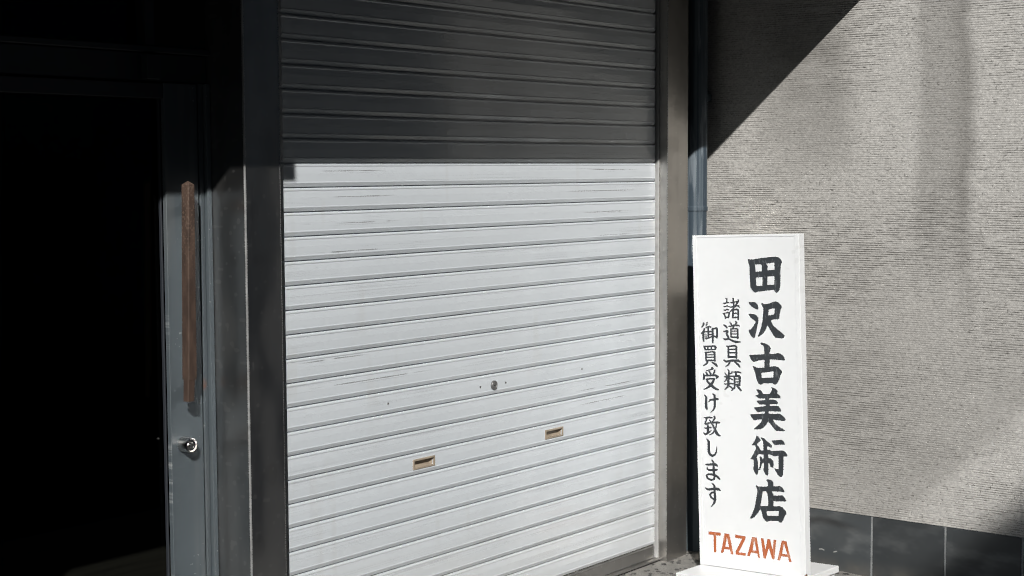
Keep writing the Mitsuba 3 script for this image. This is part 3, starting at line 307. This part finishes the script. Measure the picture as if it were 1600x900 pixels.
rm = thing('shop_interior', 'dark unlit shop room behind the glass door', 'room')
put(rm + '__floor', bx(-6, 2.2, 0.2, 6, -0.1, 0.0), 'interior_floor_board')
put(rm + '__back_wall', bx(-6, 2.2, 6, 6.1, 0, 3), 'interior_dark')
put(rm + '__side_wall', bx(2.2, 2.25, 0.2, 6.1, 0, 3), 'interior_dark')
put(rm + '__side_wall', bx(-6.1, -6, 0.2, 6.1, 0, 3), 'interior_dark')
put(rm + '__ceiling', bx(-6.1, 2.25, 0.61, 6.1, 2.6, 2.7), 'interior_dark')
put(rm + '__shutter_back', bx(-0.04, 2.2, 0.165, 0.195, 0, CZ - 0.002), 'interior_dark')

# ------------------------------------------------------------------ steel post and jamb
DP = -0.05
def folded(x0, x1, y0, y1, z0, z1, r):
    """A sheet-metal cover with rounded folds along its upright edges."""
    g = sbox(x0 + r, y0 + r, x1 - r, y1 - r).buffer(r, 5)
    m = trimesh.creation.extrude_polygon(g, z1 - z0, engine='earcut')
    m.apply_translation([0, 0, z0])
    return m
po = thing('shutter_post', 'wide dark steel post between the glass door and the shutter', 'post')
put(po + '__cover', folded(-0.2005, -0.0595, DP, 0.155, -0.02, CZ - 0.002, 0.004), 'dark_steel', smooth=40)
put(po + '__edge_strip', bx(-0.2035, -0.1975, DP - 0.0012, DP + 0.004, 0.0, CZ - 0.003, 0.0008), 'highlight_edge')  # pale strip added to give the fold its bright highlight line
put(po + '__edge_strip', bx(-0.0622, -0.0588, DP - 0.0010, DP + 0.003, 0.0, CZ - 0.003, 0.0006), 'dark_steel')
jb = thing('shutter_jamb', 'brushed steel jamb at the right end of the shutter beside the downpipe', 'jamb')
put(jb + '__cover', folded(2.097, 2.2565, DP, 0.10, -0.02, CZ - 0.002, 0.003), 'brushed_steel', smooth=40)
put(jb + '__edge_strip', bx(2.0958, 2.0992, DP - 0.0010, DP + 0.003, 0.001, CZ - 0.003, 0.0006), 'rail_steel')
put(jb + '__guide_rail', bx(2.0910, 2.0965, -0.012, 0.034, 0.0, CZ - 0.002, 0.0015), 'guide_grey')

# ------------------------------------------------------------------ roller shutter
sh = thing('roller_shutter', 'closed light grey roller shutter with scratched slats, lower part sunlit', 'roller shutter')
P = 0.075
PROFILE = [(0.0045, 0.0), (0.0006, -0.0004), (-0.0018, -0.0016), (-0.0028, -0.0040), (-0.0026, -0.0076), (-0.0012, -0.0090), (-0.0012, -0.0102), (-0.0022, -0.0300), (-0.0016, -0.0560),
           (-0.0026, -0.0580), (-0.0024, -0.0596), (0.0026, -0.0708), (0.0042, -0.0712), (0.0110, -0.0712), (0.0110, -0.0748), (0.0130, -0.0748), (0.0130, 0.0)]
XS0, XS1 = 0.0, 2.0795
hx = [(0.577, 0.690), (1.323, 1.437)]
HZ0, HZ1 = H0 - 1.0295, H0 - 0.9935
def slat_mesh(n):
    z = H0 - P * (n - 6)
    m = prism_x([(a, z + b) for a, b in PROFILE], XS0, XS1)
    if n == 19:
        for a, b in hx:
            m = trimesh.boolean.difference([m, bx(a + 0.004, b - 0.004, -0.05, 0.05, HZ0 + 0.004, HZ1 - 0.004)], engine='manifold')
    return m
for n in range(-4, 27):
    if n == 26:
        z = H0 - P * (n - 6)
        put(sh + '__slat', prism_x([(a, z + max(b, -0.0744)) for a, b in PROFILE], XS0, XS1), 'shutter_paint')
    else:
        put(sh + '__slat', slat_mesh(n), 'shutter_paint')
for s, (xa, xb) in enumerate(((-0.034, XS0 - 0.002), (XS1 + 0.002, 2.096))):
    put(sh + '__guide_slot', bx(xa, xb, 0.036, 0.05, 0.0, CZ - 0.004), 'slot_black')
zb = H0 - P * 21
put(sh + '__bottom_rail', prism_x([(0.0130, zb), (-0.004, zb), (-0.0065, zb - 0.002), (-0.0065, zb - 0.0055), (-0.0045, zb - 0.0075), (-0.0045, zb - 0.050), (-0.003, zb - 0.052), (0.0130, zb - 0.052)], 0.003, 2.062), 'rail_steel', label='bare steel bottom rail')
put(sh + '__rail_end', bx(2.062, 2.078, -0.003, 0.010, zb - 0.05, zb - 0.002, 0.001), 'worn_chrome')
# finger pulls: a bezel with a cup let into the slat
for a, b in hx:
    w = 0.006
    outer = bx(a, b, -0.0055, 0.0, HZ0, HZ1, 0.0018)
    bez = trimesh.boolean.difference([outer, bx(a + w, b - w, -0.1, 0.1, HZ0 + w * 0.9, HZ1 - w)], engine='manifold')
    k = put(sh + '__finger_pull', bez, 'pull_tan', label='tan recessed finger pull ' + ('on the left' if a < 1 else 'on the right'))
    x0, x1, z0, z1, d = a + w - 0.0008, b - w + 0.0008, HZ0 + w * 0.9 - 0.0008, HZ1 - w + 0.0008, 0.014
    q = lambda *pts: trimesh.Trimesh(np.array(pts, float), [[0, 1, 2], [0, 2, 3]], process=False)
    cup = cat_(q((x0, 0.004, z0), (x1, 0.004, z0), (x1 - 0.008, d, z0 + 0.010), (x0 + 0.008, d, z0 + 0.010)),
               q((x0, 0.004, z1), (x0 + 0.008, d, z1), (x1 - 0.008, d, z1), (x1, 0.004, z1)),
               q((x0, 0.004, z0), (x0 + 0.008, d, z0 + 0.010), (x0 + 0.008, d, z1), (x0, 0.004, z1)),
               q((x1, 0.004, z0), (x1, 0.004, z1), (x1 - 0.008, d, z1), (x1 - 0.008, d, z0 + 0.010)),
               q((x0 + 0.008, d, z0 + 0.010), (x1 - 0.008, d, z0 + 0.010), (x1 - 0.008, d, z1), (x0 + 0.008, d, z1)))
    put(k + '__cup', cup, 'pull_tan')
# lock cylinder and rivets
LZ = H0 - 0.789
lk = put(sh + '__lock', lathe([(0.0, 0.0), (0.0165, 0.0), (0.0165, 0.004), (0.0150, 0.0065), (0.0125, 0.0068), (0.0115, 0.0052), (0.0, 0.0052)], (1.016, -0.0022, LZ), (0, -1, 0)), 'worn_chrome', label='round key lock', smooth=30)
put(lk + '__keyhole', bx(1.0125, 1.0205, -0.0083, -0.0072, LZ - 0.0018, LZ + 0.0012), 'slot_black')
for x in (0.941, 1.086, 0.457, 1.562):
    put(sh + '__rivet', lathe([(0.0, 0.0), (0.0042, 0.0), (0.0040, 0.001), (0.0, 0.0016)], (x, -0.0020, LZ + 0.001), (0, -1, 0), 16), 'worn_chrome', smooth=30)
sl = thing('shutter_sill', 'flat steel sill strip on the pavement under the shutter', 'sill')
put(sl + '__plate', bx(-0.058, 2.120, -0.026, 0.030, 0.0045, 0.0115, 0.001), 'rail_steel')
put(sl + '__shadow_gap', bx(-0.058, 2.118, -0.0225, 0.030, -0.004, 0.0045), 'black_gap')

# ------------------------------------------------------------------ downpipe in the corner
dp = thing('downpipe', 'blue grey weathered downpipe in the corner beside the steel jamb', 'pipe')
PX, PY, PR = 2.354, -0.025, 0.050
zj = onz = 1.452
put(dp + '__pipe', lathe([(PR, zj - 0.006), (PR, CZ - 0.002)], (PX, PY, 0), (0, 0, 1), 64), 'pipe_paint', smooth=True)
put(dp + '__pipe', lathe([(PR - 0.001, 0.0), (PR - 0.001, zj - 0.012)], (PX, PY, 0), (0, 0, 1), 64), 'pipe_paint', smooth=True)
put(dp + '__collar', lathe([(PR, zj - 0.012), (PR + 0.0035, zj - 0.010), (PR + 0.0035, zj + 0.004), (PR, zj + 0.010)], (PX, PY, 0), (0, 0, 1), 64), 'pipe_paint', smooth=30)
put(dp + '__bracket', bx(2.40, 2.469, -0.035, -0.015, 1.9, 1.93), 'pipe_paint')
put(dp + '__bracket', bx(2.40, 2.469, -0.035, -0.015, 0.5, 0.53), 'pipe_paint')

# ------------------------------------------------------------------ combed plaster side wall on a slate tile base
sw = thing('side_wall', 'grey combed plaster wall at right on a base of dark slate tiles', 'wall')
WX, TOP, YE = 2.472, H0 - 1.420, -1.425
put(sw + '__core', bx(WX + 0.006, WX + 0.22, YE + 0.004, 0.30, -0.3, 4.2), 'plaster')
def plaster_mesh(y0, y1, z0, z1, dy, dz):
    ny, nz = int(round((y1 - y0) / dy)) + 1, int(round((z1 - z0) / dz)) + 1
    Y, Z = np.meshgrid(np.linspace(y0, y1, ny), np.linspace(z0, z1, nz), indexing='ij')
    n3 = lambda a, b, s: meshkit.fbm(np.stack([Y * a, Z * b, np.full_like(Y, 0.37)], -1), 3, s)
    n1 = lambda a, b, s: meshkit.noise(np.stack([Y * a, Z * b, np.full_like(Y, 0.61)], -1), s)
    ph = Z / 0.0088 + 0.40 * n3(0.8, 14.0, 1) + 0.10 * n1(25.0, 60.0, 2)
    comb = (0.5 + 0.5 * np.cos(2 * np.pi * ph)) ** 4.5
    keep = np.clip((n3(20.0, 120.0, 3) - 0.27) / 0.30, 0, 1) * (0.45 + 0.55 * np.clip((n3(2.0, 3.0, 4) - 0.35) / 0.25, 0, 1))
    tear = np.clip((n1(85.0, 210.0, 5) - 0.66) / 0.2, 0, 1)
    pit = np.clip((n1(120.0, 140.0, 6) - 0.86) / 0.08, 0, 1)
    depth = 0.0030 * comb * keep + 0.0012 * tear + 0.0016 * pit + 0.0017 * n3(95.0, 140.0, 7)
    X = WX - 0.0035 + depth
    v = np.stack([X, Y, Z], -1).reshape(-1, 3)
    i = np.arange(ny * nz).reshape(ny, nz)
    a, b, c, d = i[:-1, :-1].ravel(), i[1:, :-1].ravel(), i[1:, 1:].ravel(), i[:-1, 1:].ravel()
    f = np.vstack([np.stack([a, c, b], 1), np.stack([a, d, c], 1)])
    return trimesh.Trimesh(v, f, process=False)
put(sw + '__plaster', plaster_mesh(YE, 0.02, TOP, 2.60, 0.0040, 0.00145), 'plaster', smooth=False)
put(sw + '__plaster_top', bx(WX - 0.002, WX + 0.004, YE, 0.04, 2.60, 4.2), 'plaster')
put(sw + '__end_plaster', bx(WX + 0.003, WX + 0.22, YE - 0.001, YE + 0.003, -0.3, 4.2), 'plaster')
joints = [-0.168, -0.477, -0.786, -1.095, -1.400]
edges = [0.03] + joints + [YE]
for a, b in zip(edges[:-1], edges[1:]):
    y1, y0 = a - 0.0045, b + 0.0045
    if y1 - y0 < 0.01:
        continue
    put(sw + '__base_tile', bx(WX - 0.001, WX + 0.006, y0, y1, -0.075, TOP - 0.003, 0.0012), 'slate')
put(sw + '__joint_mortar', bx(WX + 0.0022, WX + 0.0058, YE + 0.003, 0.03, -0.08, TOP - 0.001), 'mortar')

# ------------------------------------------------------------------ glass door with its stile, handle and knob
D = 0.10
dr_ = thing('glass_door', 'dark glass door with a blue grey painted metal stile and rusty bar handle', 'door')
put(dr_ + '__stile', bx(-0.3695, -0.2475, D, 0.116, 0.005, 1.872, 0.0015), 'door_paint', label='chipped blue grey door stile')
put(dr_ + '__glazing_bead', bx(-0.3760, -0.3705, 0.117, 0.127, 0.08, 1.868, 0.001), 'header_paint')
v = np.array([[-1.5, 0.128, 0.08], [-0.370, 0.128, 0.08], [-0.370, 0.128, 1.868], [-1.5, 0.128, 1.868]])
put(dr_ + '__pane', trimesh.Trimesh(v, [[0, 1, 2], [0, 2, 3]], process=False), 'tinted_glass')
put(dr_ + '__top_rail', bx(-1.50, -0.371, D + 0.004, 0.142, 1.828, 1.870, 0.0015), 'header_paint')
put(dr_ + '__bottom_rail', bx(-1.50, -0.371, D + 0.004, 0.142, 0.006, 0.085, 0.0015), 'door_paint')
put(dr_ + '__stile', bx(-1.60, -1.502, D, 0.145, 0.005, 1.872, 0.0015), 'door_paint')
# handle: a square bar that leans a little, a thinner tail and the fixings
def bar(xt, xb, w_t, w_b, y0, y1, zb_, zt, cap):
    b0, t0 = np.array([xb, y0, zb_]), np.array([xt, y0, zt])
    pts = []
    for x, w, z in ((xb, w_b, zb_), (xt, w_t, zt)):
        for yy in (y0, y1):
            pts += [[x, yy, z], [x + w, yy, z]]
    pts += [[xt + 0.5 * w_t, 0.5 * (y0 + y1), zt + cap]]
    c = 0.0025
    pts = np.array(pts)
    m = trimesh.convex.convex_hull(np.vstack([pts + s for s in ([c, 0, 0], [-c, 0, 0], [0, c, 0], [0, -c, 0])]))
    return m
hb = put(dr_ + '__handle', bar(-0.3445, -0.3565, 0.020, 0.027, 0.032, 0.058, H0 - 0.624, H0 - 0.060, 0.010), 'rusty_bar', label='rusty square bar handle')
put(hb + '__tail', bar(-0.3570, -0.3590, 0.022, 0.020, 0.034, 0.052, H0 - 0.687, H0 - 0.618, 0.0), 'rusty_bar')
def arm(xf, xk, w, y0, y1, z0, z1):
    return trimesh.convex.convex_hull(np.array([[x + s, y, z] for x, y in ((xf, y0), (xk, y1)) for s in (0, w) for z in (z0, z1)]))
put(hb + '__fixing', arm(-0.356, -0.316, 0.012, 0.046, D + 0.001, H0 - 0.684, H0 - 0.646), 'rusty_bar')
put(hb + '__fixing', arm(-0.336, -0.300, 0.012, 0.054, D + 0.001, H0 - 0.140, H0 - 0.110), 'rusty_bar')
kn = put(dr_ + '__knob', lathe([(0.0, 0.0), (0.021, 0.0), (0.0225, 0.004), (0.0225, 0.036), (0.0215, 0.040), (0.0185, 0.041), (0.0165, 0.036), (0.0, 0.034)], (-0.3265, D, H0 - 0.822), (0, -1, 0)), 'chrome', label='round steel door knob with a keyway', smooth=30)
put(kn + '__key_cylinder', lathe([(0.0, 0.0), (0.0085, 0.0), (0.0085, 0.006), (0.007, 0.007), (0.0, 0.0065)], (-0.3265, D - 0.034, H0 - 0.822), (0, -1, 0), 32), 'chrome', smooth=30)
put(kn + '__keyhole', bx(-0.3278, -0.3252, D - 0.0425, D - 0.0405, H0 - 0.8255, H0 - 0.8175), 'slot_black')

df = thing('door_frame', 'blue grey door frame strip and dark overhead frame around the glass door', 'door frame')
put(df + '__frame_strip', cat_(bx(-0.2385, -0.2215, 0.104, 0.15, 0.0, 1.875, 0.0015), bx(-0.2195, -0.2025, 0.092, 0.15, 0.0, 1.875, 0.0015)), 'door_paint')
put(df + '__header', bx(-3.2, -0.2015, 0.108, 0.16, 1.8765, 1.955, 0.002), 'header_paint')
put(df + '__ledge', bx(-3.2, -0.2015, 0.090, 0.16, 1.957, 1.974, 0.002), 'header_paint')
put(df + '__mullion', bx(-0.432, -0.398, 0.100, 0.16, 1.976, CZ - 0.002, 0.002), 'header_paint')
put(df + '__top_frame', bx(-3.2, -0.434, 0.108, 0.16, 2.13, 2.17, 0.002), 'header_paint')
put(df + '__side_panel', bx(-0.396, -0.2015, 0.112, 0.16, 1.976, CZ - 0.002), 'black_gap')
v = np.array([[-3.2, 0.14, 1.975], [-0.433, 0.14, 1.975], [-0.433, 0.14, CZ - 0.002], [-3.2, 0.14, CZ - 0.002]])
put(df + '__transom_pane', trimesh.Trimesh(v, [[0, 1, 2], [0, 2, 3]], process=False), 'tinted_glass')
put(df + '__hinge_block', bx(-0.445, -0.398, 0.078, 0.107, 1.880, 1.950, 0.002), 'header_paint')
put(df + '__door_leaf_far', bx(-3.2, -1.602, D + 0.004, 0.145, 0.005, 1.872, 0.002), 'header_paint')

# ------------------------------------------------------------------ the standing sign
SO = np.array([2.073708, -0.223739, -1.621987 + H0])
SF = np.array([[-0.04652, 0.00912, -0.99888], [-0.99821, 0.03727, 0.04683], [0.03765, 0.99926, 0.00737]])
def sgn(m):
    m = m.copy()
    m.vertices = SO + m.vertices @ SF.T
    if np.linalg.det(SF) < 0:
        m.invert()
    return m
SW, SH_, ST = 0.4874, 1.3329, 0.040
sb = thing('standing_sign', 'tall white standing sign with hand painted black and red lettering beside the plaster wall', 'sign')
FR = 0.0205
put(sb + '__face', sgn(bx(FR + 0.0006, SW - FR - 0.0006, 0.002, SH_ - 0.0096, -0.030, -0.0022)), 'sign_white')
put(sb + '__back', sgn(bx(FR + 0.0006, SW - FR - 0.0006, 0.002, SH_ - 0.0096, -ST + 0.002, -0.031)), 'sign_white')
for a, b in ((0.0, FR), (SW - FR, SW)):
    put(sb + '__frame_side', sgn(bx(a, b, 0.0, SH_, -ST, 0.0, 0.0014)), 'sign_white')
put(sb + '__frame_top', sgn(bx(FR + 0.0004, SW - FR - 0.0004, SH_ - 0.009, SH_, -ST, -0.0005, 0.0012)), 'sign_white')
put(sb + '__base', sgn(bx(0.0, SW - 0.015, -0.0275, -0.0012, -0.2862, 0.172, 0.002)), 'sign_white', label='flat white base slab')
put(sb + '__foot', sgn(bx(0.012, SW - 0.028, -0.053, -0.0288, -0.274, 0.160, 0.002)), 'sign_white')
for name, polys in GLYPHS:
    parts = []
    for rings in polys:
        rr = [np.array(r, float).reshape(-1, 2) * 1e-4 for r in rings]
        g = Polygon(rr[0], rr[1:]).buffer(0)
        for h in getattr(g, 'geoms', [g]):
            if h.area > 1e-7:
                m = trimesh.creation.extrude_polygon(h, 0.0005, engine='earcut')
                m.apply_translation([0, 0, -0.0019])
                parts.append(m)
    latin = name.startswith('letter')
    put(sb + ('__red_letter' if latin else '__black_character'), sgn(cat_(*parts)), 'sign_red' if latin else 'sign_ink')
